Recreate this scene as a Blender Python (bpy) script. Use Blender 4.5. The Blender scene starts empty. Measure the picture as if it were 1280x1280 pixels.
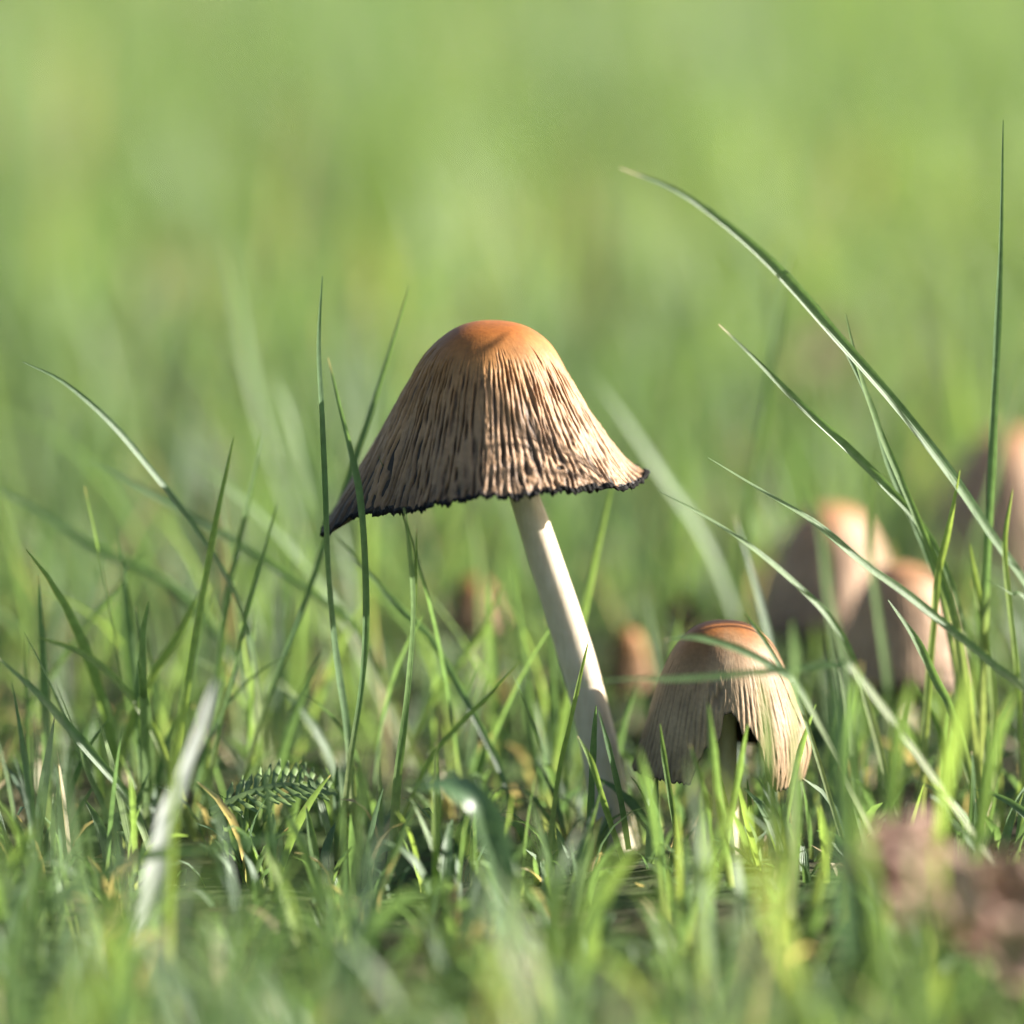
import bpy, math, random
import numpy as np
from mathutils import Vector

random.seed(7)
rng = np.random.default_rng(11)
scene = bpy.context.scene
col = scene.collection
R = math.radians

# ------------------------------------------------------------------ camera
PITCH = R(12.0)
DIST = 0.633                       # macro lens about 63 cm from the mushroom
CX = Vector((0.0, 0.0, 0.0405))    # point on the optical axis in the mushroom's plane
CAM = Vector((0.0, -DIST * math.cos(PITCH), CX.z + DIST * math.sin(PITCH)))
cam_d = bpy.data.cameras.new('camera')
cam_d.sensor_width = 24.0
cam_d.lens = 118.7
cam_d.clip_start = 0.01
cam_d.clip_end = 400.0
cam_d.dof.use_dof = True
cam_d.dof.focus_distance = DIST - 0.008
cam_d.dof.aperture_fstop = 4.1
cam_d.dof.aperture_blades = 9
cam = bpy.data.objects.new('camera', cam_d)
col.objects.link(cam)
cam.location = CAM
cam.rotation_euler = (math.pi / 2 - PITCH, 0, 0)
scene.camera = cam

# ------------------------------------------------------------------ sky, sun, exposure
SUN_EL, SUN_AZ = R(25.0), R(7.0)  # sun to the right of the camera; azimuth from +x towards +y
sdir = Vector((math.cos(SUN_EL) * math.cos(SUN_AZ), math.cos(SUN_EL) * math.sin(SUN_AZ), math.sin(SUN_EL)))
world = bpy.data.worlds.new('World')
scene.world = world
world.use_nodes = True
wn = world.node_tree
sky = wn.nodes.new('ShaderNodeTexSky')
sky.sky_type = 'NISHITA'
sky.sun_disc = False
sky.sun_elevation = SUN_EL
sky.sun_rotation = math.pi / 2 - SUN_AZ
sky.air_density = 1.0
sky.dust_density = 1.5
bg = wn.nodes['Background']
wn.links.new(sky.outputs[0], bg.inputs[0])
bg.inputs[1].default_value = 0.055
sun_d = bpy.data.lights.new('sun', 'SUN')
sun_d.energy = 5.0
sun_d.angle = R(0.55)
sun_d.color = (1.0, 0.95, 0.86)
sun = bpy.data.objects.new('sun', sun_d)
col.objects.link(sun)
sun.location = (2, 0, 1)
sun.rotation_euler = (-sdir).to_track_quat('-Z', 'Y').to_euler()

scene.view_settings.view_transform = 'Standard'
scene.view_settings.look = 'None'
scene.view_settings.gamma = 1.0
scene.view_settings.use_curve_mapping = False
scene.view_settings.exposure = 2.22
scene.render.engine = 'CYCLES'
scene.cycles.use_denoising = True
scene.cycles.max_bounces = 6
scene.cycles.transmission_bounces = 5
scene.cycles.diffuse_bounces = 4
scene.cycles.glossy_bounces = 2

# ------------------------------------------------------------------ helpers
def P(px, py, Y):
    """photo pixel (1280 frame) -> world point on the upright plane y = Y"""
    u = (px - 640.0) / 1280.0 * 24.0 / 118.7
    v = (640.0 - py) / 1280.0 * 24.0 / 118.7
    d = Vector((u, math.cos(PITCH) + v * math.sin(PITCH), -math.sin(PITCH) + v * math.cos(PITCH)))
    t = (Y - CAM.y) / d.y
    return CAM + d * t

def tag(o, label=None, cat=None, group=None, kind=None):
    if label: o['label'] = label
    if cat: o['category'] = cat
    if group: o['group'] = group
    if kind: o['kind'] = kind
    return o

def empty(name, loc=(0, 0, 0)):
    o = bpy.data.objects.new(name, None)
    o.empty_display_size = 0.005
    col.objects.link(o)
    o.location = loc
    return o

def mesh_obj(name, verts, quads, mat, parent=None, attrs=None, smooth=True):
    verts = np.asarray(verts, dtype=np.float32)
    quads = np.asarray(quads, dtype=np.int32)
    k = quads.shape[1]
    me = bpy.data.meshes.new(name)
    me.vertices.add(len(verts))
    me.vertices.foreach_set('co', verts.ravel())
    me.loops.add(quads.size)
    me.loops.foreach_set('vertex_index', quads.ravel())
    me.polygons.add(len(quads))
    me.polygons.foreach_set('loop_start', np.arange(0, quads.size, k, dtype=np.int32))
    me.polygons.foreach_set('loop_total', np.full(len(quads), k, dtype=np.int32))
    if attrs:
        for an, av in attrs.items():
            a = me.attributes.new(an, 'FLOAT', 'POINT')
            a.data.foreach_set('value', np.asarray(av, dtype=np.float32).ravel())
    me.update(calc_edges=True)
    if smooth:
        me.shade_smooth()
    me.materials.append(mat)
    o = bpy.data.objects.new(name, me)
    col.objects.link(o)
    if parent:
        o.parent = parent
        o.matrix_parent_inverse.identity()
        o.location = -parent.location
    return o

def grid_quads(n, m, wrap=False, off=0):
    """n rows x m columns of vertices"""
    i, j = np.meshgrid(np.arange(n - 1), np.arange(m if wrap else m - 1), indexing='ij')
    j2 = (j + 1) % m
    q = np.stack([i * m + j, i * m + j2, (i + 1) * m + j2, (i + 1) * m + j], -1)
    return q.reshape(-1, 4) + off

def vnoise(x, y, seed=0):
    """smooth 2-D value noise, -1..1 (numpy)"""
    x = np.asarray(x, float); y = np.asarray(y, float)
    xi = np.floor(x).astype(np.int64); yi = np.floor(y).astype(np.int64)
    fx = x - xi; fy = y - yi
    fx = fx * fx * (3 - 2 * fx); fy = fy * fy * (3 - 2 * fy)
    def h(a, b):
        n = (a * 374761393 + b * 668265263 + seed * 1442695041) & 0x7fffffff
        n = ((n ^ (n >> 13)) * 1274126177) & 0x7fffffff
        return ((n ^ (n >> 16)) & 0xffff) / 32767.5 - 1.0
    return (h(xi, yi) * (1 - fx) + h(xi + 1, yi) * fx) * (1 - fy) + (h(xi, yi + 1) * (1 - fx) + h(xi + 1, yi + 1) * fx) * fy

def catmull(pts, n):
    pts = [Vector(p) for p in pts]
    pts = [pts[0] * 2 - pts[1]] + pts + [pts[-1] * 2 - pts[-2]]
    out = []
    segs = len(pts) - 3
    for k in range(n):
        u = k / (n - 1) * segs
        i = min(int(u), segs - 1); f = u - i
        a, b, c, d = pts[i:i + 4]
        out.append(0.5 * ((2 * b) + (c - a) * f + (2 * a - 5 * b + 4 * c - d) * f * f + (3 * b - a - 3 * c + d) * f ** 3))
    return out

# ------------------------------------------------------------------ materials
def new_mat(name):
    m = bpy.data.materials.new(name)
    m.use_nodes = True
    nt = m.node_tree
    for n in list(nt.nodes): nt.nodes.remove(n)
    out = nt.nodes.new('ShaderNodeOutputMaterial')
    return m, nt, out

class N:
    def __init__(s, nt): s.nt = nt
    def attr(s, name):
        n = s.nt.nodes.new('ShaderNodeAttribute'); n.attribute_name = name; return n.outputs['Fac']
    def coord(s):
        return s.nt.nodes.new('ShaderNodeTexCoord').outputs['Object']
    def noise(s, scale, detail=3, rough=0.55, vec=None):
        n = s.nt.nodes.new('ShaderNodeTexNoise')
        n.inputs['Scale'].default_value = scale; n.inputs['Detail'].default_value = detail; n.inputs['Roughness'].default_value = rough
        s.nt.links.new(vec if vec else s.coord(), n.inputs['Vector']); return n.outputs['Fac']
    def ramp(s, fac, stops):
        n = s.nt.nodes.new('ShaderNodeValToRGB'); el = n.color_ramp.elements
        while len(el) < len(stops): el.new(0.5)
        for e, (p, c) in zip(el, stops):
            e.position = p; e.color = (*c, 1) if len(c) == 3 else c
        s.nt.links.new(fac, n.inputs[0]); return n.outputs[0]
    def mix(s, fac, a, b, mode='MIX'):
        n = s.nt.nodes.new('ShaderNodeMix'); n.data_type = 'RGBA'; n.blend_type = mode
        for v, k in ((fac, 0), (a, 6), (b, 7)):
            if isinstance(v, (int, float)): n.inputs[k].default_value = v
            elif isinstance(v, tuple): n.inputs[k].default_value = (*v, 1)
            else: s.nt.links.new(v, n.inputs[k])
        return n.outputs[2]
    def math(s, op, a, b=0.0):
        n = s.nt.nodes.new('ShaderNodeMath'); n.operation = op
        for v, k in ((a, 0), (b, 1)):
            if isinstance(v, (int, float)): n.inputs[k].default_value = v
            else: s.nt.links.new(v, n.inputs[k])
        return n.outputs[0]
    def bump(s, h, strength, dist):
        n = s.nt.nodes.new('ShaderNodeBump'); n.inputs['Strength'].default_value = strength; n.inputs['Distance'].default_value = dist
        s.nt.links.new(h, n.inputs['Height']); return n.outputs[0]
    def bsdf(s, colr, rough=0.5, spec=0.5, sss=0.0, rad=None, normal=None, scale=0.001):
        n = s.nt.nodes.new('ShaderNodeBsdfPrincipled')
        if isinstance(colr, tuple): n.inputs['Base Color'].default_value = (*colr, 1)
        else: s.nt.links.new(colr, n.inputs['Base Color'])
        n.inputs['Roughness'].default_value = rough
        n.inputs['Specular IOR Level'].default_value = spec
        if sss:
            n.inputs['Subsurface Weight'].default_value = sss
            n.inputs['Subsurface Radius'].default_value = rad
            n.inputs['Subsurface Scale'].default_value = scale
        if normal: s.nt.links.new(normal, n.inputs['Normal'])
        return n.outputs[0]
    def trans(s, colr):
        n = s.nt.nodes.new('ShaderNodeBsdfTranslucent')
        if isinstance(colr, tuple): n.inputs[0].default_value = (*colr, 1)
        else: s.nt.links.new(colr, n.inputs[0])
        return n.outputs[0]
    def mixs(s, fac, a, b):
        n = s.nt.nodes.new('ShaderNodeMixShader')
        if isinstance(fac, (int, float)): n.inputs[0].default_value = fac
        else: s.nt.links.new(fac, n.inputs[0])
        s.nt.links.new(a, n.inputs[1]); s.nt.links.new(b, n.inputs[2]); return n.outputs[0]

def grass_material(name, gain=1.0):
    m, nt, out = new_mat(name); g = N(nt)
    tone, along = g.attr('tone'), g.attr('along')
    sc = lambda c: tuple(v * gain for v in c)
    base = g.ramp(tone, [(0.0, sc((0.070, 0.122, 0.062))), (0.35, sc((0.095, 0.155, 0.066))), (0.65, sc((0.130, 0.198, 0.068))),
                         (0.90, sc((0.185, 0.250, 0.070))), (0.965, sc((0.20, 0.25, 0.075))), (0.985, sc((0.32, 0.25, 0.15)))])
    sheath = g.ramp(along, [(0.0, (1, 1, 1)), (0.10, (0.7, 0.7, 0.7)), (0.24, (0, 0, 0))])
    c = g.mix(sheath, base, (0.24, 0.27, 0.12))
    tipm = g.math('MULTIPLY', g.ramp(along, [(0.955, (0, 0, 0)), (0.99, (1, 1, 1))]), g.ramp(g.math('FRACT', g.math('MULTIPLY', tone, 37.0)), [(0.70, (0, 0, 0)), (0.75, (1, 1, 1))]))
    c = g.mix(tipm, c, (0.42, 0.34, 0.2))
    mott = g.noise(900, 2)
    c = g.mix(1.0, c, g.ramp(mott, [(0.3, (0.82, 0.82, 0.82)), (0.7, (1.12, 1.12, 1.12))]), 'MULTIPLY')
    tc = g.mix(1.0, c, (1.75, 1.75, 1.0), 'MULTIPLY')
    vein = g.math('SINE', g.math('MULTIPLY', g.attr('across'), 15.0))
    bmp = g.bump(g.math('ADD', g.math('MULTIPLY', vein, 0.5), g.noise(2500, 3)), 0.5, 0.00006)
    d = g.bsdf(c, 0.46, 0.5, normal=bmp)
    t = g.trans(tc)
    nt.links.new(g.mixs(0.45, d, t), out.inputs[0])
    return m

M_GRASS = grass_material('grass_leaf')

def cap_material(name, apex, mid, low, groove):
    m, nt, out = new_mat(name); g = N(nt)
    t, gr, ink = g.attr('along'), g.attr('groove'), g.attr('ink')
    c = g.ramp(t, [(0.0, apex), (0.13, apex), (0.33, mid), (0.62, low), (1.0, tuple(v * 0.92 for v in low))])
    n1 = g.noise(260, 4); n2 = g.noise(1500, 3)
    c = g.mix(1.0, c, g.ramp(n1, [(0.3, (0.78, 0.76, 0.74)), (0.72, (1.15, 1.12, 1.1))]), 'MULTIPLY')
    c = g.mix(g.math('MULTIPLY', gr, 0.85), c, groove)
    c = g.mix(1.0, c, g.ramp(n2, [(0.3, (0.86, 0.85, 0.84)), (0.7, (1.1, 1.1, 1.1))]), 'MULTIPLY')
    c = g.mix(ink, c, (0.012, 0.010, 0.009))
    b = g.bump(n2, 0.35, 0.00012)
    s = g.bsdf(c, 0.55, 0.22, 0.08, (1.0, 0.5, 0.25), b, 0.0007)
    nt.links.new(s, out.inputs[0]); return m

M_CAP = cap_material('inkcap_skin', (0.215, 0.070, 0.010), (0.25, 0.125, 0.042), (0.275, 0.168, 0.094), (0.022, 0.014, 0.011))
M_CAP2 = cap_material('inkcap_skin_pale', (0.19, 0.072, 0.016), (0.215, 0.122, 0.060), (0.28, 0.20, 0.125), (0.10, 0.062, 0.038))
M_CAP3 = cap_material('inkcap_skin_dull', (0.30, 0.15, 0.07), (0.34, 0.21, 0.125), (0.38, 0.26, 0.175), (0.07, 0.04, 0.028))

def stem_material():
    m, nt, out = new_mat('stem_flesh'); g = N(nt)
    mp = nt.nodes.new('ShaderNodeMapping'); mp.inputs['Scale'].default_value = (1, 1, 0.12)
    nt.links.new(g.coord(), mp.inputs[0])
    f = g.noise(2200, 4, 0.6, mp.outputs[0]); f2 = g.noise(300, 3)
    c = g.ramp(f2, [(0.3, (0.44, 0.365, 0.27)), (0.7, (0.54, 0.46, 0.36))])
    c = g.mix(g.ramp(f, [(0.35, (0.35, 0.35, 0.35)), (0.55, (0, 0, 0))]), c, (0.36, 0.28, 0.20))
    nt.links.new(g.bsdf(c, 0.5, 0.35, 0.3, (1.0, 0.7, 0.45), g.bump(f, 0.4, 0.00012), 0.0012), out.inputs[0])
    return m
M_STEM = stem_material()

def plain(name, c1, c2, scale, rough=0.7, spec=0.3, bump=0.4, bd=0.0002, transl=None):
    m, nt, out = new_mat(name); g = N(nt)
    f = g.noise(scale, 5, 0.6)
    c = g.ramp(f, [(0.3, c1), (0.7, c2)])
    s = g.bsdf(c, rough, spec, normal=g.bump(f, bump, bd))
    if transl: s = g.mixs(transl, s, g.trans(c))
    nt.links.new(s, out.inputs[0]); return m
M_INK = plain('black_ink_edge', (0.004, 0.004, 0.004), (0.012, 0.010, 0.009), 1800, 0.85, 0.15)
M_GILL = plain('dark_gills', (0.02, 0.014, 0.011), (0.06, 0.04, 0.03), 900, 0.8)
M_DEAD = plain('dry_leaf', (0.11, 0.06, 0.042), (0.40, 0.25, 0.19), 160, 0.6, 0.3, 0.6, 0.0006, 0.15)
M_STRAW = plain('straw', (0.26, 0.20, 0.11), (0.38, 0.31, 0.19), 300, 0.6, 0.3, 0.3, 0.0002, 0.3)
M_YARROW = plain('feathery_leaf', (0.10, 0.16, 0.055), (0.19, 0.27, 0.09), 700, 0.5, 0.4, 0.3, 0.0001, 0.3)
M_BROAD = plain('broad_leaf', (0.06, 0.115, 0.05), (0.085, 0.15, 0.06), 350, 0.33, 0.6, 0.25, 0.0001, 0.3)
M_PALE = plain('highlight_pale_leaf', (0.32, 0.34, 0.31), (0.44, 0.46, 0.43), 300, 0.4, 0.5, 0.3, 0.0001, 0.25)  # specular highlight of the foreground leaf, painted in as a pale base colour

def ground_material():
    m, nt, out = new_mat('turf_soil'); g = N(nt)
    f = g.noise(45, 6, 0.6); f2 = g.noise(420, 5, 0.65); f3 = g.noise(2.2, 3)
    soil = g.ramp(f2, [(0.3, (0.010, 0.007, 0.004)), (0.7, (0.045, 0.030, 0.018))])
    moss = g.ramp(f2, [(0.3, (0.015, 0.028, 0.008)), (0.7, (0.06, 0.10, 0.025))])
    c = g.mix(g.ramp(f, [(0.40, (0, 0, 0)), (0.58, (1, 1, 1))]), soil, moss)
    c = g.mix(1.0, c, g.ramp(f3, [(0.35, (0.85, 0.85, 0.85)), (0.65, (1.15, 1.15, 1.1))]), 'MULTIPLY')
    nt.links.new(g.bsdf(c, 0.9, 0.2, normal=g.bump(f2, 0.6, 0.0007)), out.inputs[0]); return m

# ------------------------------------------------------------------ ground
def build_ground():
    ax = np.concatenate([-np.geomspace(150, 0.42, 26), np.linspace(-0.4, 0.4, 81), np.geomspace(0.42, 150, 26)])
    ay = np.concatenate([-np.geomspace(150, 0.72, 24), np.linspace(-0.7, 0.9, 161), np.geomspace(0.93, 150, 26)])
    X, Y = np.meshgrid(ax, ay)
    Z = 0.0018 * vnoise(X * 55, Y * 55, 3) + 0.0008 * vnoise(X * 160, Y * 160, 5) - 0.0015
    far = np.clip((np.hypot(X, Y) - 1.5) / 6, 0, 1)
    Z = Z * (1 - far) - 0.002 * far
    v = np.stack([X, Y, Z], -1).reshape(-1, 3)
    tag(mesh_obj('ground', v, grid_quads(len(ay), len(ax)), ground_material()), 'dark soil and moss under the turf', kind='structure')
build_ground()

# ------------------------------------------------------------------ mushrooms
PX = (P(700, 600, 0) - P(600, 600, 0)).length / 100.0       # metres per photo pixel in the mushroom's plane

def make_cap(name, parent, origin, anchors, mat, ridges=88, amp=2.6, unit=PX, rows=150, cols=760, seed=1, fold=0.0,
             notch=None, hole=None, ragged=3.0, ink_w=0.03, ridge_from=0.24, dome=None, calm=1.0, scar=None):
    """anchors: {phi_deg: [(r, drop) ...]} in photo pixels; phi 0 faces the camera, 90 points right"""
    ph = np.linspace(0, 2 * np.pi, cols, endpoint=False)
    keys = sorted(anchors)
    arr = np.array([anchors[k] for k in keys], float)            # A x K x 2
    kk = np.array(keys, float)
    deg = np.degrees(ph)
    ext_k = np.concatenate([kk[-2:] - 360, kk, kk[:2] + 360])
    ext_a = np.concatenate([arr[-2:], arr, arr[:2]])
    idx = np.searchsorted(ext_k, deg, side='right') - 1
    k0, k1 = ext_k[idx], ext_k[idx + 1]
    f = ((deg - k0) / (k1 - k0))
    f = f * f * (3 - 2 * f)
    prof = ext_a[idx] * (1 - f)[:, None, None] + ext_a[idx + 1] * f[:, None, None]   # cols x K x 2
    K = prof.shape[1]
    if dome:
        d1r, d1z, d2r, d2z, ts = dome
        sn = np.sin(ph)
        prof[:, 1, 0] = d1r * (1 + 0.09 * ts * sn); prof[:, 1, 1] = d1z * (1 - 0.28 * ts * sn)
        prof[:, 2, 0] = d2r * (1 + 0.06 * ts * sn); prof[:, 2, 1] = d2z * (1 - 0.14 * ts * sn)
    t = np.linspace(0, 1, rows) ** 0.85
    u = t * (K - 1); i = np.minimum(u.astype(int), K - 2); fr = (u - i)[None, :, None]
    a0 = np.where((i == 0)[None, :, None], np.stack([-prof[:, 1, 0], prof[:, 1, 1]], -1)[:, None, :], prof[:, np.maximum(i - 1, 0)])
    a1, a2 = prof[:, i], prof[:, i + 1]
    a3 = np.where((i == K - 2)[None, :, None], 2 * a2 - a1, prof[:, np.minimum(i + 2, K - 1)])
    rz = 0.5 * (2 * a1 + (a2 - a0) * fr + (2 * a0 - 5 * a1 + 4 * a2 - a3) * fr ** 2 + (3 * a1 - a0 - 3 * a2 + a3) * fr ** 3)
    r, z = rz[..., 0].copy(), rz[..., 1].copy()                   # cols x rows
    Ph, T = np.meshgrid(ph, t, indexing='ij')
    sgn = (np.degrees(Ph) + 180) % 360 - 180
    # ridges
    wob = 2.4 * vnoise(np.cos(Ph) * 9 + 20, np.sin(Ph) * 9 + T * 4.0, seed) + 1.5 * vnoise(Ph * 22, T * 10, seed + 1) + 0.5 * vnoise(Ph * 60, T * 26, seed + 13)
    wave = np.cos(ridges * Ph + wob * calm)
    rid = np.clip(0.5 + 0.5 * wave + 0.22 * vnoise(Ph * 44, T * 16, seed + 15), 0, 1) ** 0.75
    broken = np.clip(0.62 + 0.9 * vnoise(Ph * 26, T * 15, seed + 2), 0.08, 1.3)
    on = np.clip((T - ridge_from - 0.07 * vnoise(Ph * 9, T * 0, seed + 5)) / 0.22, 0, 1)
    on = on * on * (3 - 2 * on)
    fine = vnoise(Ph * 120, T * 60, seed + 3) * 0.55 + vnoise(Ph * 60, T * 26, seed + 4) * 0.5
    soft = vnoise(np.cos(Ph) * 3 + 7, np.sin(Ph) * 3 + T * 2.2, seed + 6) * 2.2 * np.clip(T * 2.2 - 0.25, 0, 1)
    disp = amp * on * (rid - 0.75) * broken * 1.15 + fine * (0.10 * np.clip(T * 6 - 0.5, 0, 1) + 0.75 * on * calm) + soft
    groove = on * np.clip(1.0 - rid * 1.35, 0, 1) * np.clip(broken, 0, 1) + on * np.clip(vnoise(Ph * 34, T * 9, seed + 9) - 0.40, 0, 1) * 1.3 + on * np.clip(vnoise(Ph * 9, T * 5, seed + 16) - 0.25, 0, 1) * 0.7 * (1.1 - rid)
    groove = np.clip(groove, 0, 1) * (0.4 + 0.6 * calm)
    if fold:
        g = np.where(sgn > 1, np.exp(-((sgn - 1) / 26.0) ** 2), np.exp(-((sgn - 1) / 6.0) ** 2))
        disp += fold * g * np.clip((T - 0.2) * 3, 0, 1)
    ink = np.clip((T - (1 - ink_w - 0.02 * vnoise(Ph * 30, T * 0, seed + 7))) / 0.012, 0, 1)
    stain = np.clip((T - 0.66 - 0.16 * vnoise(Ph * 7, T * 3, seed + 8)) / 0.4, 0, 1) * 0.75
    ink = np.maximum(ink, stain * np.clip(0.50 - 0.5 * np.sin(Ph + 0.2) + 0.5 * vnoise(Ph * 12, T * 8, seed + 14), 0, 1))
    if scar:
        k2 = np.exp(-((sgn - scar[0]) / scar[2]) ** 2 - ((T - scar[1]) / (scar[2] * 0.008)) ** 2) * np.clip(0.7 + 0.8 * vnoise(Ph * 40, T * 30, seed + 17), 0, 1)
        groove = np.maximum(groove, k2); disp -= 3 * k2
    if hole:
        hp, ht, hs = hole
        d2 = ((sgn - hp) / hs) ** 2 + ((T - ht) / (hs * 0.0075)) ** 2
        k = np.exp(-d2 ** 2)
        disp -= 7 * k; ink = np.maximum(ink, k)
    # ragged hem
    rag = ragged * (vnoise(Ph * 28, T * 0, seed + 11) + 0.7 * vnoise(Ph * 75, T * 0, seed + 12))
    z += rag * np.clip((T - 0.9) / 0.1, 0, 1)
    if notch:
        for (np_, nw, nh) in notch:
            cut = nh * np.clip(1 - np.abs((sgn - np_ + 4 * (T - 0.5)) / nw) ** 2.4, 0, 1) ** 0.8 * (1 + 0.22 * vnoise(sgn * 0.16, T * 0, seed + 20) + 0.1 * vnoise(sgn * 0.5, T * 0, seed + 21))
            lim = 1 - cut
            Tn = T * lim
            # re-sample along the profile
            jj = np.interp(Tn, t, np.arange(rows))
            j0 = np.minimum(jj.astype(int), rows - 2); jf = jj - j0
            ci = np.arange(cols)[:, None]
            pick = lambda A: A[ci, j0] * (1 - jf) + A[ci, j0 + 1] * jf
            r, z, disp, groove = pick(r), pick(z), pick(disp), pick(groove)
            ink = np.maximum(pick(ink) * (cut <= 0.001), np.clip((T - 0.975) / 0.02, 0, 1) * 0.8)
    dr = np.gradient(r, axis=1); dz = np.gradient(z, axis=1)
    L = np.hypot(dr, dz) + 1e-9
    nr, nz = dz / L, -dr / L                                     # outward in (r, drop): drop negative is up
    R2, Z2 = r + nr * disp, z + nz * disp
    Ri, Zi = r - nr * 5.0 * (1 - 0.6 * T), z - nz * 5.0 * (1 - 0.6 * T)
    Ri = np.maximum(Ri, 0)
    def pos(rr, zz):
        return np.stack([rr * np.sin(Ph), -rr * np.cos(Ph), -zz], -1).transpose(1, 0, 2) * unit + np.array(origin)
    outer = pos(R2, Z2)
    inner = pos(Ri, Zi)
    outer[0] = outer[0].mean(0)
    step = 4
    v = np.concatenate([outer.reshape(-1, 3), inner[::-1][::step].reshape(-1, 3)])
    nrow = v.shape[0] // cols
    q = grid_quads(nrow, cols, True)
    fl = lambda A: A.T
    cat = lambda A, fill: np.concatenate([fl(A).ravel(), np.full((nrow - rows) * cols, fill)])
    cap = mesh_obj(name, v, q, mat, parent, {'along': cat(T, 1.0), 'groove': cat(groove, 0.8), 'ink': cat(ink, 0.9)})
    return cap, inner, outer

def make_rim(parent, outer, seed, rad=1.9, unit=PX, keep=None):
    """tattered black hem following the edge of the cap"""
    cols = outer.shape[1]
    edge = outer[-1]; prev = outer[-6]
    down = edge - prev; down /= np.linalg.norm(down, axis=1)[:, None] + 1e-12
    tan = np.roll(edge, -1, 0) - np.roll(edge, 1, 0); tan /= np.linalg.norm(tan, axis=1)[:, None] + 1e-12
    out = np.cross(tan, down)
    k = 8
    ph = np.linspace(0, 2 * np.pi, cols, endpoint=False)
    rr = rad * (1 + 0.5 * vnoise(ph * 17, ph * 0, seed) + 0.3 * vnoise(ph * 70, ph * 0, seed + 1))
    ext = rad * (0.8 + 1.5 * np.clip(vnoise(ph * 24, ph * 0 + 4, seed + 2), 0, 1) + 0.7 * vnoise(ph * 90, ph * 0, seed + 3))
    rows = []
    for a in np.linspace(0, 2 * np.pi, k, endpoint=False):
        s, c = math.sin(a), math.cos(a)
        rows.append(edge + down * ((rr * s + ext * max(s, 0)) * unit)[:, None] + out * (rr * c * 0.8 * unit)[:, None])
    v = np.concatenate([np.stack(rows + [rows[0]], 0).reshape(-1, 3)])
    return mesh_obj('rim', v, grid_quads(k + 1, cols, True), M_INK, parent)

def make_gills(parent, inner, n, depth, unit=PX):
    rows, cols = inner.shape[:2]
    sel = np.linspace(int(rows * 0.14), rows - 3, 12).astype(int)
    vs, qs = [], []
    off = 0
    for k in range(n):
        c = int(k * cols / n)
        top = inner[sel, c]
        w = np.sin(np.linspace(0.1, 1, 12) * np.pi) ** 0.5 * 0.9 + 0.1
        cen = inner[0].mean(0)
        rad = top[:, :2] - cen[:2]
        bot = top.copy(); bot[:, :2] = cen[:2] + rad * (1 - 0.22 * w[:, None]); bot[:, 2] -= depth * unit * w * 0.4
        vs += [top, bot]
        qs.append(grid_quads(2, 12, off=off)); off += 24
    return mesh_obj('gills', np.concatenate(vs), np.concatenate(qs), M_GILL, parent, smooth=False)

def make_stem(parent, pts, radii, seed, unit=1.0, n=90, m=40):
    path = catmull(pts, n)
    rad = np.interp(np.linspace(0, 1, n), np.linspace(0, 1, len(radii)), radii)
    vs = []
    for i, p in enumerate(path):
        tg = (path[min(i + 1, n - 1)] - path[max(i - 1, 0)]).normalized()
        x = Vector((0, 1, 0)).cross(tg).normalized(); y = tg.cross(x)
        for j in range(m):
            a = 2 * math.pi * j / m
            k = rad[i] * (1 + 0.035 * float(vnoise(math.cos(a) * 4 + 9, math.sin(a) * 4 + i * 0.03, seed)) + 0.04 * float(vnoise(a * 0.7, i * 0.11, seed + 1)))
            vs.append(p + x * (k * math.cos(a)) + y * (k * math.sin(a)))
    return mesh_obj('stem', np.array([v[:] for v in vs]), grid_quads(n, m, True), M_STEM, parent)

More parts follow.
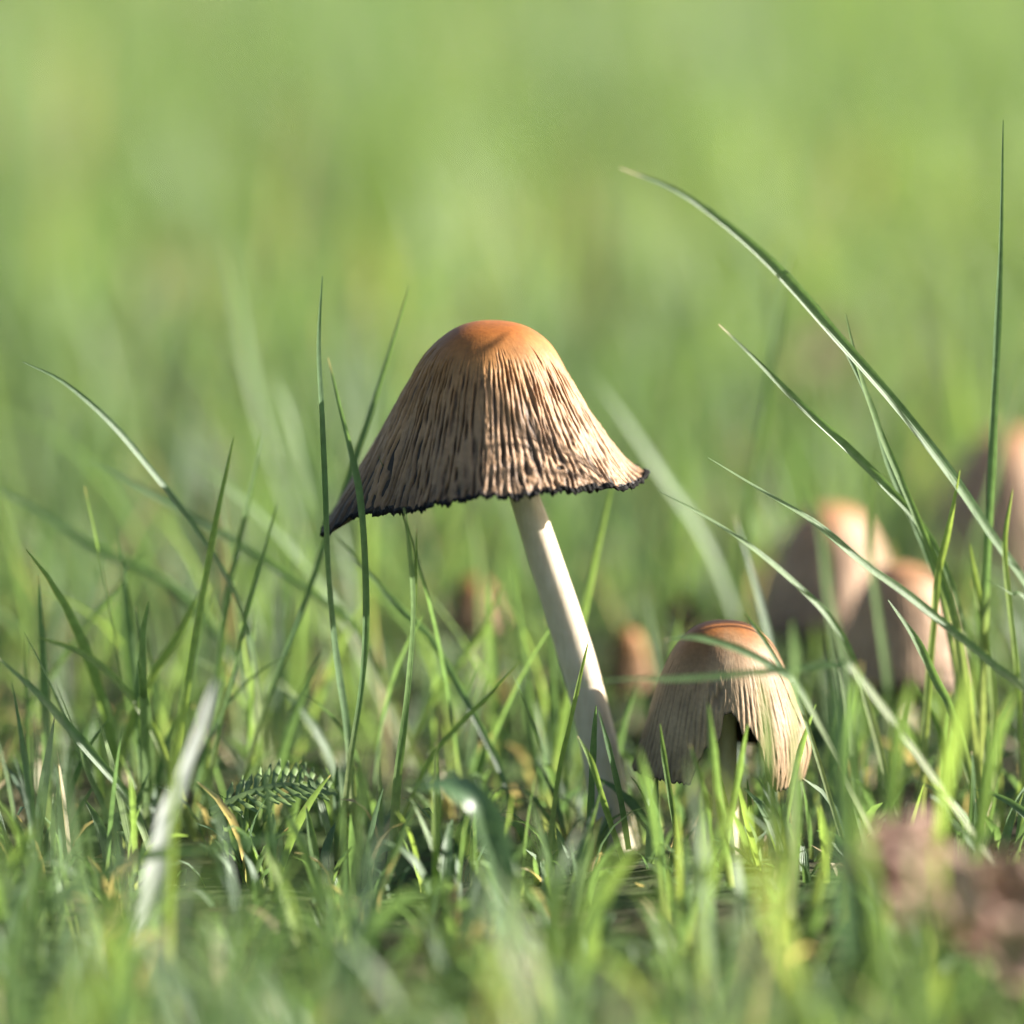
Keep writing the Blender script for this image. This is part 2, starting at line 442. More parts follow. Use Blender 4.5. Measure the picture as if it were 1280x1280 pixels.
# --- the tall inkcap in focus
apex = P(606, 402, 0.0)
def tall_mushroom():
    base = P(770, 1052, 0.0)
    root = empty('mushroom', (base.x, 0.0, 0.0))
    tag(root, 'tall mushroom with wide ribbed orange-brown bell cap and leaning white stem', 'mushroom', 'inkcap mushrooms in the turf')
    A = {
        0:   [(0, 0), (44, 5), (78, 27), (101, 62), (122, 104), (142, 143), (158, 170), (170, 186)],
        22:  [(0, 0), (42, 6), (77, 28), (102, 63), (123, 105), (144, 142), (161, 168), (173, 185)],
        45:  [(0, 0), (44, 6), (78, 29), (103, 65), (125, 107), (147, 143), (165, 168), (178, 183)],
        75:  [(0, 0), (48, 6), (81, 29), (105, 67), (129, 110), (153, 148), (176, 180), (190, 197)],
        92:  [(0, 0), (48, 6), (81, 30), (105, 68), (130, 111), (156, 150), (183, 183), (201, 193)],
        110: [(0, 0), (48, 6), (81, 30), (105, 68), (130, 111), (154, 150), (178, 182), (192, 196)],
        180: [(0, 0), (42, 7), (76, 30), (102, 66), (126, 110), (148, 150), (168, 180), (180, 198)],
        235: [(0, 0), (40, 10), (74, 36), (100, 72), (124, 118), (148, 160), (170, 200), (188, 235)],
        262: [(0, 0), (38, 12), (71, 40), (95, 75), (119, 119), (145, 165), (174, 214), (203, 262)],
        276: [(0, 0), (38, 12), (71, 40), (95, 75), (119, 119), (145, 165), (174, 214), (206, 264)],
        292: [(0, 0), (39, 11), (72, 38), (95, 73), (116, 115), (136, 158), (152, 197), (163, 229)],
        303: [(0, 0), (40, 10), (72, 36), (93, 72), (110, 114), (126, 157), (140, 196), (150, 224)],
        322: [(0, 0), (41, 8), (73, 33), (92, 68), (108, 111), (123, 152), (136, 190), (146, 215)],
        341: [(0, 0), (42, 7), (75, 30), (96, 64), (113, 106), (130, 147), (144, 180), (154, 200)],
        353: [(0, 0), (43, 6), (77, 28), (100, 63), (120, 105), (139, 145), (155, 174), (166, 191)],
    }
    cap, inner, outer = make_cap('cap', root, apex, A, M_CAP, ridges=98, amp=3.7, fold=3.0, hole=(36, 0.80, 1.7), dome=(43, 8.0, 76.5, 33, 1.0), rows=220, cols=1080)
    cap['label'] = 'ribbed bell cap, orange on top, tan below'
    make_rim(root, outer, 31)['label'] = 'tattered black inky edge of the cap'
    make_gills(root, inner, 90, 26)
    pts = [(612, 425), (628, 520), (646, 590), (664, 645), (682, 700), (702, 760), (721, 820), (737, 880), (750, 940), (761, 1000), (770, 1060), (774, 1085)]
    make_stem(root, [P(x, y, 0.0) for x, y in pts], [v * PX for v in (12, 15, 18, 19.5, 21, 22, 23, 23, 24, 26, 30, 31)], 5)
tall_mushroom()

def small_mushroom():
    Y = -0.006
    a2 = P(905, 777, Y)
    b = P(905, 1060, Y)
    root = empty('mushroom', (b.x, Y, 0.0))
    tag(root, 'short pale mushroom with split egg-shaped cap beside the tall one', 'mushroom', 'inkcap mushrooms in the turf')
    A = {
        0:   [(0, 0), (30, 5), (55, 22), (74, 52), (88, 90), (96, 128), (98, 160), (96, 182)],
        45:  [(0, 0), (32, 5), (58, 24), (77, 56), (91, 95), (101, 132), (104, 170), (100, 196)],
        90:  [(0, 0), (33, 6), (58, 25), (76, 58), (92, 96), (105, 132), (110, 160), (102, 198)],
        135: [(0, 0), (32, 5), (57, 24), (76, 56), (90, 95), (100, 130), (105, 160), (102, 185)],
        180: [(0, 0), (30, 5), (55, 22), (74, 52), (88, 90), (96, 128), (100, 160), (98, 180)],
        270: [(0, 0), (33, 6), (57, 27), (74, 58), (87, 96), (97, 132), (106, 162), (113, 186)],
        315: [(0, 0), (32, 5), (57, 24), (75, 55), (89, 94), (99, 132), (106, 164), (110, 185)],
    }
    cap, inner, outer = make_cap('cap', root, a2, A, M_CAP2, ridges=84, amp=1.0, calm=0.35, scar=(-8, 0.50, 9), seed=51, notch=[(7, 30, 0.34)], rows=170, cols=760,
                                 ragged=2.5, ink_w=0.01, ridge_from=0.35)
    cap['label'] = 'pale tan finely striped cap, split open at the front'
    make_gills(root, inner, 70, 20)
    make_stem(root, [P(905, 800, Y), P(906, 900, Y), P(907, 1000, Y), P(906, 1090, Y)], [v * PX for v in (10, 14, 16, 19)], 15, n=40, m=28)
small_mushroom()

def back_mushroom(px_top, py_top, px_bot, Y, halfw, drop, label, mat=M_CAP3, seed=3, tilt=0.0, ridges=60):
    """blurred mushrooms further back: px of the cap's top, half width and depth of cap in photo pixels"""
    ap = P(px_top, py_top, Y)
    un = PX * (Y - CAM.y) / (-CAM.y)
    bx = P(px_bot, py_top, Y).x
    root = empty('mushroom', (bx, Y, 0.0))
    tag(root, label, 'mushroom', 'inkcap mushrooms in the turf')
    w, d = halfw, drop
    prof = [(0, 0), (0.29 * w, 0.035 * d), (0.50 * w, 0.15 * d), (0.65 * w, 0.33 * d), (0.77 * w, 0.54 * d), (0.87 * w, 0.74 * d), (0.95 * w, 0.89 * d), (w, d)]
    A = {}
    for k, deg in enumerate((0, 60, 120, 180, 240, 300)):
        f = 1 + 0.08 * math.sin(seed * 3.1 + k * 2.3); f2 = 1 + 0.06 * math.cos(seed + k * 1.7)
        A[deg] = [(r * f, z * f2) for r, z in prof]
    cap, inner, outer = make_cap('cap', root, ap, A, mat, ridges=ridges, amp=2.2, unit=un, rows=60, cols=300, seed=seed + 60)
    make_rim(root, outer, seed, 2.0, un)
    make_gills(root, inner, 40, 18, un)
    top = ap - Vector((0, 0, 12 * un)); bot = Vector((bx, Y, -0.004))
    mid = (top + bot) / 2 + Vector((tilt, 0, 0))
    make_stem(root, [top, mid, bot], [12 * un, 15 * un, 18 * un], seed, n=24, m=20)

back_mushroom(1038, 632, 1040, 0.078, 92, 150, 'tan mushroom with bell cap behind the split mushroom, taller one of a close pair', seed=3)
back_mushroom(1128, 706, 1124, 0.052, 90, 140, 'pinkish mushroom with squat cap close to the turf in front of the tan one', seed=4)
back_mushroom(1262, 538, 1256, 0.125, 104, 165, 'big pinkish-brown mushroom with dark shaded side beside the tall single grass blade', seed=5)
back_mushroom(592, 722, 594, 0.08, 38, 62, 'small reddish-brown mushroom behind the white stem of the tall mushroom', M_CAP, seed=6)
back_mushroom(786, 786, 786, 0.06, 30, 80, 'narrow brown mushroom button between the tall and the split mushroom', M_CAP, seed=7)
back_mushroom(851, 750, 852, 0.075, 18, 34, 'tiny orange-brown button mushroom just behind the split mushroom', M_CAP, seed=8)

# ------------------------------------------------------------------ single blades that can be told apart
def blade_mesh(name, path, width, roll, mat, tone, fold=0.35, n=34, tip=2.2):
    pts = catmull(path, n)                       # tip first
    us = np.linspace(-1, 1, 5)
    vs, al, tn, ac = [], [], [], []
    for i, p in enumerate(pts):
        s = 1 - i / (n - 1)                      # 1 at the tip
        tg = (pts[min(i + 1, n - 1)] - pts[max(i - 1, 0)]).normalized()
        view = (CAM - p).normalized()
        side = tg.cross(view).normalized(); nor = side.cross(tg)
        a = roll + 0.35 * math.sin(s * 5 + tone * 20)
        sd = side * math.cos(a) + nor * math.sin(a); nn = nor * math.cos(a) - side * math.sin(a)
        w = width * 0.5 * min(1.0, (1 - s) * 3.2 + 0.06) ** 0.75 * (1 + 0.06 * math.sin(s * 23 + tone * 50))
        for u in us:
            vs.append(p + sd * (w * u) + nn * (fold * w * (u * u - 0.4)))
            al.append(s); tn.append(tone); ac.append(u)
    return mesh_obj(name, np.array([v[:] for v in vs]), grid_quads(n, 5), mat, None, {'along': al, 'tone': tn, 'across': ac})

def hero(pts, w, Y0, Y1, label, roll=None, tone=None, mat=None, name='grass_blade', group='single grass blades around the mushrooms', cat='grass blade', n=34):
    """pts: pixels from tip to root; Y0, Y1 the depth of tip and root"""
    mat = mat or M_GRASS
    k = len(pts)
    path = [P(x, y, Y0 + (Y1 - Y0) * i / max(k - 1, 1)) for i, (x, y) in enumerate(pts)]
    if path[-1].z > 0.001:
        d = (path[-1] - path[-2])
        d = Vector((d.x * 0.6, d.y * 0.3, min(d.z, -0.3 * abs(d.x) - 1e-4)))
        foot = path[-1] + d * (path[-1].z + 0.002) / -d.z
        lim = 0.02
        foot.x = max(path[-1].x - lim, min(path[-1].x + lim, foot.x)); foot.y = max(Y1 - 0.015, min(Y1 + 0.015, foot.y))
        path.append(foot)
    tone = random.uniform(0.2, 0.75) if tone is None else tone
    roll = random.uniform(-0.7, 0.7) if roll is None else roll
    o = blade_mesh(name, path, w * (1.06 if mat is M_GRASS else 1.0) * PX, roll, mat, tone, n=n)
    tag(o, label, cat, group)
    return o

H = [
 ([(28,452),(80,478),(140,530),(190,590),(240,655),(280,715),(310,790),(325,880)], 9, .0, .006, 'long grass blade arching far out to the left with a pale sunlit tip', .5, .3),
 ([(110,576),(160,600),(230,640),(300,680),(360,720),(430,770),(470,830)], 9, .022, .02, 'soft dark grass blade slanting behind the far-arching left blade', .2, .15),
 ([(-20,602),(60,645),(130,690),(200,722),(270,790),(310,860)], 12, .03, .03, 'blurred dark grass blade slanting in below the far-arching left blade', .1, .1),
 ([(403,345),(398,430),(402,520),(406,620),(410,720),(420,820),(432,900),(440,985)], 10, -.005, -.006, 'tall upright grass blade crossing the drooping corner of the big cap', .55, .25),
 ([(512,356),(490,430),(465,510),(445,570),(428,620),(408,670),(392,720),(368,790),(340,860),(312,950)], 8, .010, .004, 'tall grass blade leaning right whose tip stands free beside the big cap', .2, .3),
 ([(410,447),(425,510),(440,570),(450,620),(456,700),(457,790),(450,870),(436,960)], 8, -.012, -.010, 'thin bowed grass blade passing in front of the left side of the big cap', .2, .35),
 ([(505,635),(512,690),(516,760),(511,840),(505,900),(495,985)], 10, -.017, -.012, 'pale striped grass blade standing below the front hem of the big cap', .6, .55),
 ([(521,660),(519,720),(515,800),(508,880),(500,960)], 6, -.014, -.01, 'thin green grass blade close beside the pale striped one', .3, .7),
 ([(412,662),(460,715),(500,760),(540,800),(580,870),(620,950),(640,1010)], 8, .012, .0, 'dark grass blade running down rightwards from under the big cap', .3, .1),
 ([(292,546),(278,610),(262,690),(250,760),(235,850),(220,950)], 9, .0, .0, 'bright green sharp grass blade with pointed tip, tallest of the upright left tuft', .3, .85),
 ([(328,536),(318,590),(300,670),(285,740),(275,820),(262,920)], 8, .012, .008, 'upright grass blade with a dry whitish tip beside the bright sharp one', .4, .5),
 ([(347,628),(330,690),(310,760),(290,850),(270,930)], 6, .004, .0, 'slender straight grass blade leaning right in the left tuft', .2, .6),
 ([(185,686),(150,730),(110,780),(70,835),(30,900)], 6, .016, .016, 'thin grass blade leaning right across the far left turf', .2, .45),
 ([(252,735),(225,790),(190,845),(165,900)], 11, .006, .006, 'broad bright yellow-green grass blade slanting right in the left tuft', .1, .9),
 ([(186,752),(178,800),(178,880),(180,960),(182,1010)], 11, -.004, -.004, 'stout upright green grass blade banded with shadow at far left', .5, .6),
 ([(170,758),(176,810),(172,880),(176,960)], 6, .0, .0, 'thin grass blade touching the stout banded one', .3, .4),
 ([(30,790),(60,850),(90,920),(130,1012)], 8, -.008, -.006, 'grass blade leaning left with a glinting silver middle', .9, .5),
 ([(50,797),(100,815),(140,845),(170,880),(200,930)], 10, .0, .0, 'light green grass blade bending over leftwards above the glinting one', .1, .88),
 ([(-10,815),(50,870),(100,925),(150,985),(175,1030)], 11, -.02, -.018, 'wide pale grass blade sloping down from the left border of the turf', .5, .4),
 ([(70,855),(95,920),(110,970),(132,1015)], 7, -.01, -.008, 'short silvery grass blade leaning left near the feathery leaf', 1.0, .5),
 ([(281,292),(300,400),(316,480),(340,560),(368,640),(395,720)], 13, .095, .085, 'blurred tall grass blade with bright white tip behind the left tuft', .5, .5),
 ([(340,470),(362,520),(380,590),(400,680)], 10, .06, .055, 'blurred grass blade with a short pale tip behind the thin bowed one', .4, .5),
 ([(232,570),(280,605),(330,650),(380,705),(430,770)], 12, .04, .036, 'blurred pale grass blade slanting behind the left tuft', .6, .55),
 ([(650,826),(610,870),(570,910),(535,955)], 6, -.004, -.002, 'thin dry-tipped grass blade leaning right before the white stem', .3, .8),
 ([(628,728),(603,790),(562,845),(528,895)], 8, .018, .018, 'green grass blade curving right beneath the big cap', .2, .7),
 ([(683,770),(690,850),(690,930),(688,990)], 11, .014, .012, 'wide dark green upright grass blade just left of the white stem', .3, .35),
 ([(736,800),(724,850),(712,905),(698,970)], 6, -.012, -.01, 'small yellow-green grass blade overlapping the lit side of the white stem', .2, .86),
 ([(745,882),(741,940),(738,1012)], 9, -.014, -.012, 'short dark pointed grass blade in front of the foot of the white stem', .2, .25),
 ([(748,888),(762,940),(776,1000),(786,1062)], 7, -.018, -.014, 'dark grass blade leaning left across the foot of the white stem', .2, .2),
 ([(722,920),(740,955),(757,1010),(778,1075)], 7, -.02, -.016, 'green grass blade with yellow stripes bending over the foot of the white stem', .3, .75),
 ([(690,862),(770,850),(850,849),(920,843),(1000,836),(1046,832),(1085,860)], 9, -.036, -.034, 'pale grass blade lying level across the middle of the split cap', .8, .45),
 ([(830,800),(870,797),(925,812),(978,842),(1010,880)], 9, -.028, -.026, 'soft grass blade draped over the top of the split cap', .6, .4),
 ([(930,765),(952,795),(976,835),(1000,880)], 6, -.02, -.018, 'short grass blade leaning left against the top of the split cap', .3, .3),
 ([(990,775),(993,830),(992,900)], 16, -.045, -.043, 'short whitish blurred grass blade standing before the split cap', 1.0, .6),
 ([(950,830),(958,900),(962,980),(972,1060)], 14, -.05, -.048, 'wide light green blurred grass blade in front of the gap in the split cap', .4, .85),
 ([(775,210),(850,240),(920,290),(980,345),(1050,425),(1120,505),(1190,595),(1240,670),(1290,740),(1320,800)], 13, -.018, .006, 'longest grass blade, a pale arch reaching high above the split mushroom', .38, .35),
 ([(898,405),(950,455),(1000,505),(1060,560),(1110,610),(1150,655),(1180,710),(1205,790)], 10, -.010, .004, 'straight grass blade with pale tip slanting left below the long arch', .4, .4),
 ([(1057,392),(1073,460),(1100,540),(1130,610),(1160,680),(1180,730),(1200,810)], 9, -.006, .002, 'thin grass blade crossing under the long arch, tip bright', .3, .5),
 ([(1022,380),(1058,440),(1090,510),(1110,580),(1135,640),(1160,695),(1185,780)], 8, -.004, .004, 'dark grass blade paired with the thin bright-tipped one under the long arch', .2, .25),
 ([(1254,150),(1251,300),(1247,400),(1243,500),(1239,600),(1234,700),(1230,800)], 10, .0, .004, 'tallest single upright grass blade, dark and dead straight', .2, .2),
 ([(990,305),(977,380),(962,480),(946,570),(936,650),(930,720)], 12, .055, .05, 'blurred grass blade leaning right behind the pale-tipped slanting one', .3, .45),
 ([(885,572),(950,612),(1020,655),(1080,705),(1130,740),(1180,780),(1240,830),(1300,885)], 11, -.006, .0, 'long pale glossy grass blade sloping across in front of the pair of blurred mushrooms', .75, .45),
 ([(822,613),(880,645),(940,685),(1000,735),(1042,780),(1075,850)], 9, -.004, .0, 'pale grass blade sloping down just above the split cap', .7, .5),
 ([(1200,588),(1186,660),(1172,720),(1167,780),(1160,860)], 9, -.002, .0, 'short bright yellow-green grass blade before the big pinkish-brown mushroom', .2, .92),
 ([(1266,612),(1256,680),(1262,760),(1272,850)], 7, .0, .0, 'thin yellow-green grass blade at the dark side of the big pinkish-brown mushroom', .2, .9),
 ([(1212,680),(1222,740),(1232,800),(1240,860)], 9, .004, .004, 'wavy yellow-green grass blade at the foot of the tallest upright one', .3, .92),
 ([(1110,750),(1145,800),(1170,850),(1195,905)], 10, -.008, -.006, 'grass blade leaning left before the pinkish squat mushroom', .3, .45),
 ([(1228,722),(1262,742),(1300,772)], 6, -.002, .0, 'short silvery grass blade lying across the tallest upright one', 1.1, .5),
 ([(1284,440),(1262,520),(1240,610),(1215,700)], 14, .055, .05, 'blurred wide grass blade behind the tallest upright one', .5, .55),
 ([(745,475),(790,540),(830,600),(880,670),(915,745),(930,800)], 17, .06, .055, 'broad pale blurred grass blade slanting between the two main mushrooms', .7, .5),
 ([(1010,600),(1030,680),(1038,760),(1060,860)], 13, .04, .038, 'blurred green grass blade before the tan bell mushroom', .4, .6),
 ([(1090,560),(1085,660),(1096,760),(1110,860)], 10, .03, .028, 'soft green grass blade between the tan and pinkish mushrooms', .4, .6),
 ([(590,640),(600,700),(604,780),(612,860)], 12, .05, .048, 'soft bright green upright blade behind the white stem, under the cap', .3, .85),
]
for i, (pts, w, y0, y1, lab, roll, tone) in enumerate(H):
    hero(pts, w, y0, y1, lab, roll, tone)
F = [([(885,880),(893,950),(905,1040),(915,1120)], 10, -.03, .45, 'blurred grass blade before the open gap of the split cap'),
     ([(935,905),(925,960),(912,1030),(900,1100)], 8, -.025, .6, 'grass blade leaning right before the foot of the split mushroom'),
     ([(862,930),(880,990),(888,1060)], 8, -.03, .4, 'short grass blade leaning left under the left lobe of the split cap'),
     ([(1075,830),(1062,920),(1058,1010)], 12, -.05, .4, 'blurred grass blade beside the broad dark green leaf blade'),
     ([(825,905),(832,960),(845,1040)], 7, -.02, .55, 'thin grass blade before the left lobe of the split cap'),
     ([(1020,880),(1000,940),(985,1010),(975,1080)], 7, -.018, .6, 'thin grass blade leaning right before the right lobe of the split cap'),
     ([(798,935),(812,990),(822,1050)], 12, -.045, .45, 'blurred grass blade between the white stem and the split cap'),
     ([(1140,850),(1120,930),(1112,1010)], 16, -.06, .6, 'blurred light grass blade behind the crumpled dead leaf'),
     ([(1215,830),(1195,920),(1180,1010)], 18, -.065, .8, 'blurred yellowish grass blade above the crumpled dead leaf'),
     ([(1270,860),(1240,940),(1225,1030)], 14, -.05, .6, 'blurred grass blade leaning right above the smaller curled dead leaf')]
for pts, w, Y, tn, lab in F:
    hero(pts, w, Y, Y + .004, lab, None, tn, group='blurred short blades before the split mushroom')
# two unseen blades added beyond the right border to cast fine curved shadows on the cap
for sh, lab in (([(598,432,-.004),(640,434,-.009),(690,458,-.010),(735,510,-.011),(782,570,-.009)], 'added out-of-view arching grass blade, placed to cast a curved shadow on the top of the big cap'),
                ([(610,512,-.013),(660,508,-.015),(710,522,-.015),(755,555,-.013),(800,600,-.010)], 'added out-of-view arching grass blade, placed to cast a shadow on the middle of the big cap')):
    path = [P(x, y, Y) + sdir * 0.077 for x, y, Y in sh]
    e = path[-1]
    path += [e + Vector((0.008, 0.002, -0.022)), e + Vector((0.013, 0.004, -0.045)), Vector((e.x + 0.016, e.y + 0.006, -0.003))]
    tag(blade_mesh('grass_blade', path, 0.0024, 0.3, M_GRASS, 0.4), lab, 'grass blade', 'single grass blades around the mushrooms')
# wide leaves close to the lens side
hero([(270,850),(250,905),(228,960),(206,1025)], 36, -.05, -.046, 'broad blurred leaf blade, its shine painted whitish, in the left foreground', .9, mat=M_PALE, name='leaf_blade', cat='leaf blade', group='broad leaf blades in the turf')
hero([(365,1046),(310,1052),(240,1062),(150,1080)], 17, -.055, -.052, 'flat grey-green leaf blade lying level in the left foreground', .6, mat=M_BROAD, name='leaf_blade', cat='leaf blade', group='broad leaf blades in the turf')
hero([(520,985),(560,982),(600,1003),(622,1060),(628,1110)], 34, -.05, -.05, 'broad dull green leaf blade curling over before the tall mushroom', .5, mat=M_BROAD, name='leaf_blade', cat='leaf blade', group='broad leaf blades in the turf')
hero([(1036,790),(1046,900),(1052,1010),(1060,1150)], 26, -.085, -.08, 'broad dark green blurred leaf blade standing before the split mushroom', .3, mat=M_BROAD, name='leaf_blade', cat='leaf blade', group='broad leaf blades in the turf')

# ------------------------------------------------------------------ the turf
def turf(name, x0, x1, y0, y1, dens, hfun, wfun, levels=7, label=None, tone_shift=0.0, keep=None, bend_add=0.0, dead_p=0.035, tone_sd=0.0):
    n = int((x1 - x0) * (y1 - y0) * 1e4 * dens)
    bx = rng.uniform(x0, x1, n); by = rng.uniform(y0, y1, n)
    # tufts: pull blades towards clump centres
    cl = 0.013
    cxi = np.floor(bx / cl); cyi = np.floor(by / cl)
    jx = vnoise(cxi * 3.7 + 0.5, cyi * 5.1 + 0.5, 21); jy = vnoise(cxi * 4.3 + 0.5, cyi * 2.9 + 0.5, 22)
    ox, oy = (cxi + 0.5 + 0.35 * jx) * cl, (cyi + 0.5 + 0.35 * jy) * cl
    pull = rng.uniform(0, 0.75, n)
    rx, ry = bx - ox, by - oy
    bx, by = ox + rx * (1 - pull), oy + ry * (1 - pull)
    h = hfun(bx, by, n)
    ok = h > 0.003
    if keep is not None: ok &= keep(bx, by)
    bx, by, h, rx, ry = bx[ok], by[ok], h[ok], rx[ok], ry[ok]
    n = len(bx)
    az = np.arctan2(ry, rx) + rng.normal(0, 1.1, n)
    lean = np.abs(rng.normal(0.16, 0.16, n)); bend = np.abs(rng.normal(0.35, 0.4, n)) + bend_add
    flop = rng.random(n) < 0.10
    bend[flop] += rng.uniform(0.5, 1.1, flop.sum())
    w = wfun(bx, by, n)
    patch = vnoise(bx * 9, by * 5, 40) * 0.14 + vnoise(bx * 2.3, by * 1.4, 41) * 0.16
    tone = np.clip(rng.beta(2.2, 2.0, n) * 0.9 + patch + tone_shift, 0, 0.955)
    tone = np.clip(tone + tone_sd * rng.uniform(-0.3, 0.3, n), 0, 0.955)
    dead = rng.random(n) < dead_p
    tone[dead] = 1.0
    tw = rng.normal(0, 0.6, n); tw0 = rng.normal(0, 0.5, n)
    dirx, diry = np.cos(az), np.sin(az)
    px, py, pz = bx.copy(), by.copy(), np.full(n, -0.003)
    V = np.zeros((n, levels, 3, 3)); AL = np.zeros((n, levels, 3))
    ds = 1.0 / (levels - 1)
    for k in range(levels):
        s = k * ds
        th = lean + bend * s ** 1.4
        tx, ty, tz = np.sin(th) * dirx, np.sin(th) * diry, np.cos(th)
        sx, sy, sz = -diry, dirx, np.zeros(n)
        nx, ny, nz = ty * sz - tz * sy, tz * sx - tx * sz, tx * sy - ty * sx
        a = tw0 + tw * s; ca, sa = np.cos(a), np.sin(a)
        ex, ey, ez = sx * ca + nx * sa, sy * ca + ny * sa, sz * ca + nz * sa
        fx, fy, fz = nx * ca - sx * sa, ny * ca - sy * sa, nz * ca - sz * sa
        ww = w * 0.5 * min(1.0, (1 - s) * 2.4 + 0.05) ** 0.8 * (0.75 + 0.25 * min(1, s * 3))
        for c, u in enumerate((-1, 0, 1)):
            dep = -0.45 * ww if u == 0 else 0
            V[:, k, c, 0] = px + ex * ww * u + fx * dep
            V[:, k, c, 1] = py + ey * ww * u + fy * dep
            V[:, k, c, 2] = pz + ez * ww * u + fz * dep
        AL[:, k, :] = s
        px = px + tx * h * ds; py = py + ty * h * ds; pz = pz + tz * h * ds
    gq = grid_quads(levels, 3)
    Q = (gq[None] + (np.arange(n) * levels * 3)[:, None, None]).reshape(-1, 4)
    o = mesh_obj(name, V.reshape(-1, 3), Q, M_GRASS, None, {'along': AL.ravel(), 'tone': np.repeat(tone, levels * 3), 'across': np.tile([-1.0, 0.0, 1.0], n * levels)})
    tag(o, label, 'grass', kind='stuff')
    return o

def h_near(x, y, n):
    h = np.clip(rng.lognormal(math.log(0.026), 0.33, n), 0.008, 0.055)
    front = np.clip(-y, 0, 1)
    side = np.clip((np.abs(x - 0.012) - 0.035) / 0.03, 0, 1)        # grass stands taller away from the mushrooms
    lim = (0.010 + 0.28 * front) * rng.uniform(0.45, 1.2, n) + 0.012 * side * rng.uniform(0.2, 1.0, n)
    h = np.where(y < 0.004, np.minimum(h, lim), h)
    for mx, my, mr, mh in ((-0.005, 0.06, 0.017, 0.013), (0.016, 0.045, 0.013, 0.011), (0.023, 0.058, 0.012, 0.014), (0.040, 0.055, 0.024, 0.014), (0.050, 0.028, 0.02, 0.014), (0.075, 0.105, 0.026, 0.02), (0.066, 0.075, 0.02, 0.02)):
        h = np.where(np.hypot(x - mx, y - my) < mr, np.minimum(h, mh), h)
    # trodden bare ring at the stems
    for mx, my, mr in ((0.013, 0.0, 0.003), (0.027, -0.006, 0.002)):
        h = np.where(np.hypot(x - mx, y - my) < mr, 0, h)
    return h
def h_mid(x, y, n):
    return np.clip(rng.lognormal(math.log(0.028), 0.35, n) * (1 + 0.25 * vnoise(x * 7, y * 5, 33)), 0.008, 0.06)
wn_ = lambda lo, hi: (lambda x, y, n: rng.uniform(lo, hi, n) ** 1.0)
turf('grass', -0.15, 0.19, -0.025, 0.28, 2.3, h_near, wn_(0.0007, 0.0014), 9, 'fine green turf grass around the mushrooms')
turf('grass', -0.14, 0.17, -0.22, -0.025, 2.1, h_near, lambda x, y, n: rng.uniform(0.6, 1.4, n) * (0.0008 + 0.007 * np.clip(-y - 0.02, 0, 0.12)), 9, 'wider blurred grass in front of the mushrooms', tone_sd=1.0)
turf('grass', -0.32, 0.32, 0.28, 0.95, 2.4, h_mid, wn_(0.0009, 0.0019), 6, 'sunlit lawn grass stretching away behind the mushrooms', tone_shift=0.16)
turf('grass', -0.60, 0.60, 0.95, 2.3, 1.1, h_mid, wn_(0.0014, 0.0030), 5, 'blurred bright lawn in the far background', tone_shift=0.16)
turf('grass', -1.9, 1.9, 2.3, 6.5, 0.07, h_mid, wn_(0.006, 0.012), 4, 'pale distant end of the lawn', tone_shift=0.16)
turf('grass', 0.19, 0.62, -0.3, 0.95, 0.9, h_mid, wn_(0.0010, 0.0020), 5, 'lawn grass on the sunward side of the mushrooms', keep=lambda x, y: (y < 0.28) | (x > 0.32))
turf('grass', -0.62, -0.15, -0.3, 0.95, 0.8, h_mid, wn_(0.0010, 0.0020), 5, 'lawn grass on the shaded side of the mushrooms', keep=lambda x, y: (y < 0.28) | (x < -0.32))
turf('grass', -0.35, 0.35, -1.0, -0.22, 0.7, h_mid, wn_(0.0010, 0.0020), 5, 'lawn grass in front of the mushrooms, close to the viewer', keep=lambda x, y: (y < -0.3) | ((x > -0.15) & (x < 0.19)))

def h_short(x, y, n):
    return rng.uniform(0.006, 0.016, n)
turf('grass', -0.12, 0.14, -0.12, 0.16, 2.4, h_short, wn_(0.0006, 0.0014), 6, 'short new grass and thatch low in the turf', bend_add=0.8, dead_p=0.14, tone_shift=-0.2)

turf('grass', -0.09, 0.10, -0.10, 0.03, 4.5, lambda x, y, n: rng.uniform(0.004, 0.009, n), wn_(0.0006, 0.0013), 5, 'low tangle of moss-like shoots and dry bits covering the soil', bend_add=1.0, dead_p=0.12, tone_shift=-0.3)

# ------------------------------------------------------------------ leaf litter
def dry_leaf(name, centre, size, rot, seed, mat, label, cat, curl=0.6):
    n = 36
    u, v = np.meshgrid(np.linspace(-1, 1, n), np.linspace(-1, 1, n), indexing='ij')
    wid = np.sqrt(np.clip(1 - np.abs(u) ** 2.2, 0, 1)) * (1 + 0.15 * vnoise(u * 6, u * 0, seed)) * 0.62
    x, y = u * size, v * wid * size
    z = size * (curl * 0.5 * (v ** 2) * wid + 0.26 * vnoise(u * 2.3 + 5, v * 2.3, seed + 1) + 0.10 * vnoise(u * 6, v * 6, seed + 2) - 0.12 * np.exp(-(v / 0.12) ** 2))
    pts = np.stack([x, y, z], -1).reshape(-1, 3)
    from mathutils import Euler
    m = np.array(Euler(rot).to_matrix())
    pts = pts @ m.T
    low = pts[:, 2].min()
    pts += np.array([centre[0], centre[1], max(centre[2], -low - 0.002)])
    back = pts + np.array([0, 0, -0.0004])
    vv = np.concatenate([pts, back]); q = np.concatenate([grid_quads(n, n), grid_quads(n, n, off=n * n)[:, ::-1]])
    return tag(mesh_obj(name, vv, q, mat), label, cat)
c = P(1165, 1120, -0.085)
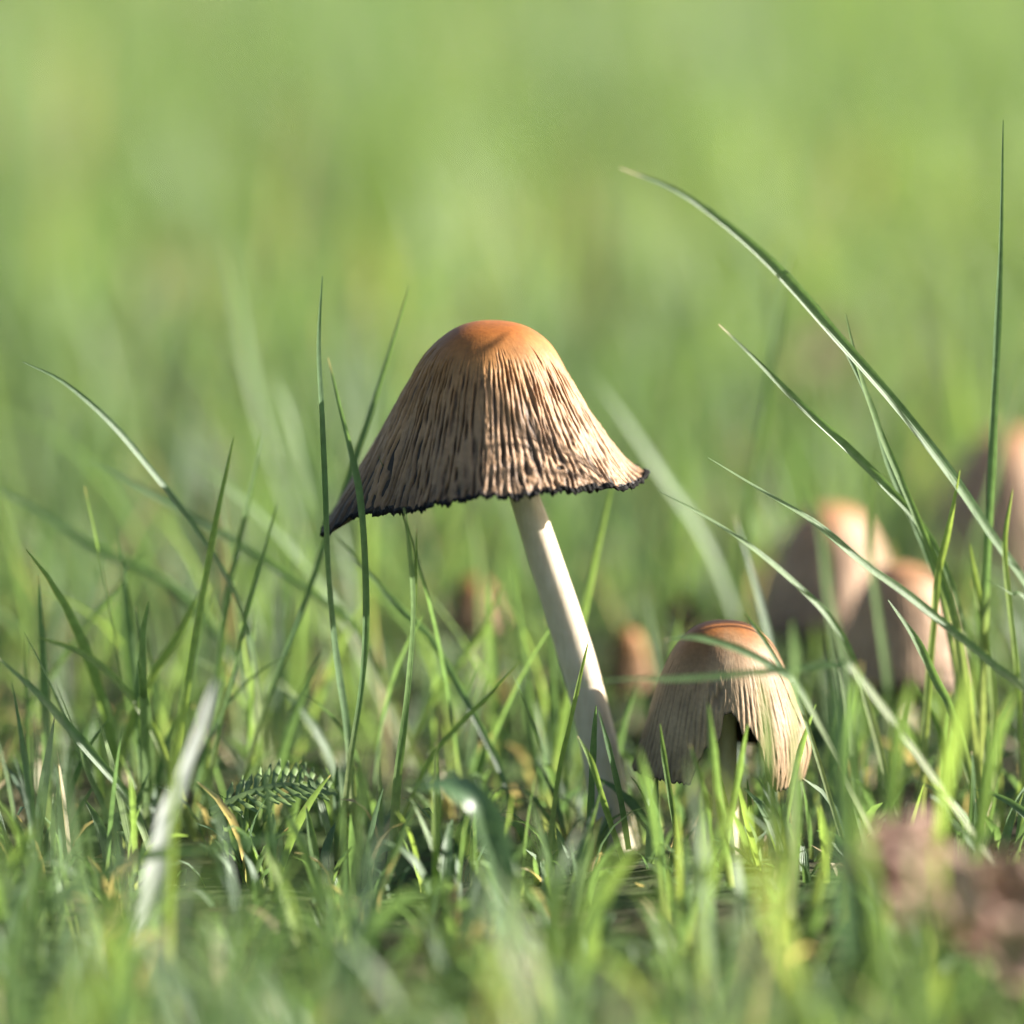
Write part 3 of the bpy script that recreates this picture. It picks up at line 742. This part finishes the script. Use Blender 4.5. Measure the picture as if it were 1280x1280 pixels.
dry_leaf('dead_leaf', (c.x, -0.085, c.z + 0.001), 0.0105, (0.75, 0.55, 0.3), 4, M_DEAD, 'crumpled pinkish-brown dead leaf standing in the foreground turf', 'dead leaf')
c = P(1268, 1150, -0.10)
dry_leaf('dead_leaf', (c.x, -0.10, c.z), 0.009, (1.2, 0.9, 0.2), 9, M_DEAD, 'smaller curled dead leaf on edge beside the crumpled one', 'dead leaf')
c = P(1030, 465, 0.27)
dry_leaf('straw_leaf', (c.x, 0.27, c.z), 0.0095, (1.4, 1.35, 0.3), 14, M_STRAW, 'far blurred straw-coloured dry leaf standing up in the lawn', 'dead leaf')

def feathery():
    a, b = P(262, 1012, -0.016), P(420, 1022, -0.010)
    a.z = 0.006; b.z = 0.007
    o = empty('feathery_leaf', (a.x, a.y, 0))
    tag(o, 'small feathery fern-like leaf lying in the left turf', 'leaf')
    d = b - a; L = d.length; t = d.normalized(); s = Vector((0, -0.6, 1)).cross(t).normalized()
    vs = []; m = 8; n = 20
    for i in range(n):
        p = a + d * (i / (n - 1)) + Vector((0, 0, 0.002 * math.sin(i / (n - 1) * 3.1)))
        r = 0.00045 * (1 - 0.6 * i / n)
        for j in range(m):
            an = 2 * math.pi * j / m
            vs.append((p + s * r * math.cos(an) + Vector((0, 0, r * math.sin(an))))[:])
    mesh_obj('midrib', np.array(vs), grid_quads(n, m, True), M_YARROW, o)
    for i in range(2, 14):
        f = i / 14
        p = a + d * f + Vector((0, 0, 0.002 * math.sin(f * 3.1)))
        for sg in (-1, 1):
            ln = 0.0048 * math.sin(f * 2.6 + 0.35) * random.uniform(0.8, 1.1)
            dr = (s * sg + t * 0.55 + Vector((0, 0, random.uniform(-0.05, 0.2)))).normalized()
            wv = t * 0.0004
            k = []
            for q in range(6):
                g = q / 5
                c = p + dr * ln * g
                ww = (0.25 + math.sin(g * 3.0) * (1 + 0.5 * (q % 2))) * 0.8
                k += [(c - wv * ww)[:], (c + Vector((0, 0, 0.0003)))[:], (c + wv * ww)[:]]
            mesh_obj('leaflet', np.array(k), grid_quads(6, 3), M_YARROW, o)
feathery()
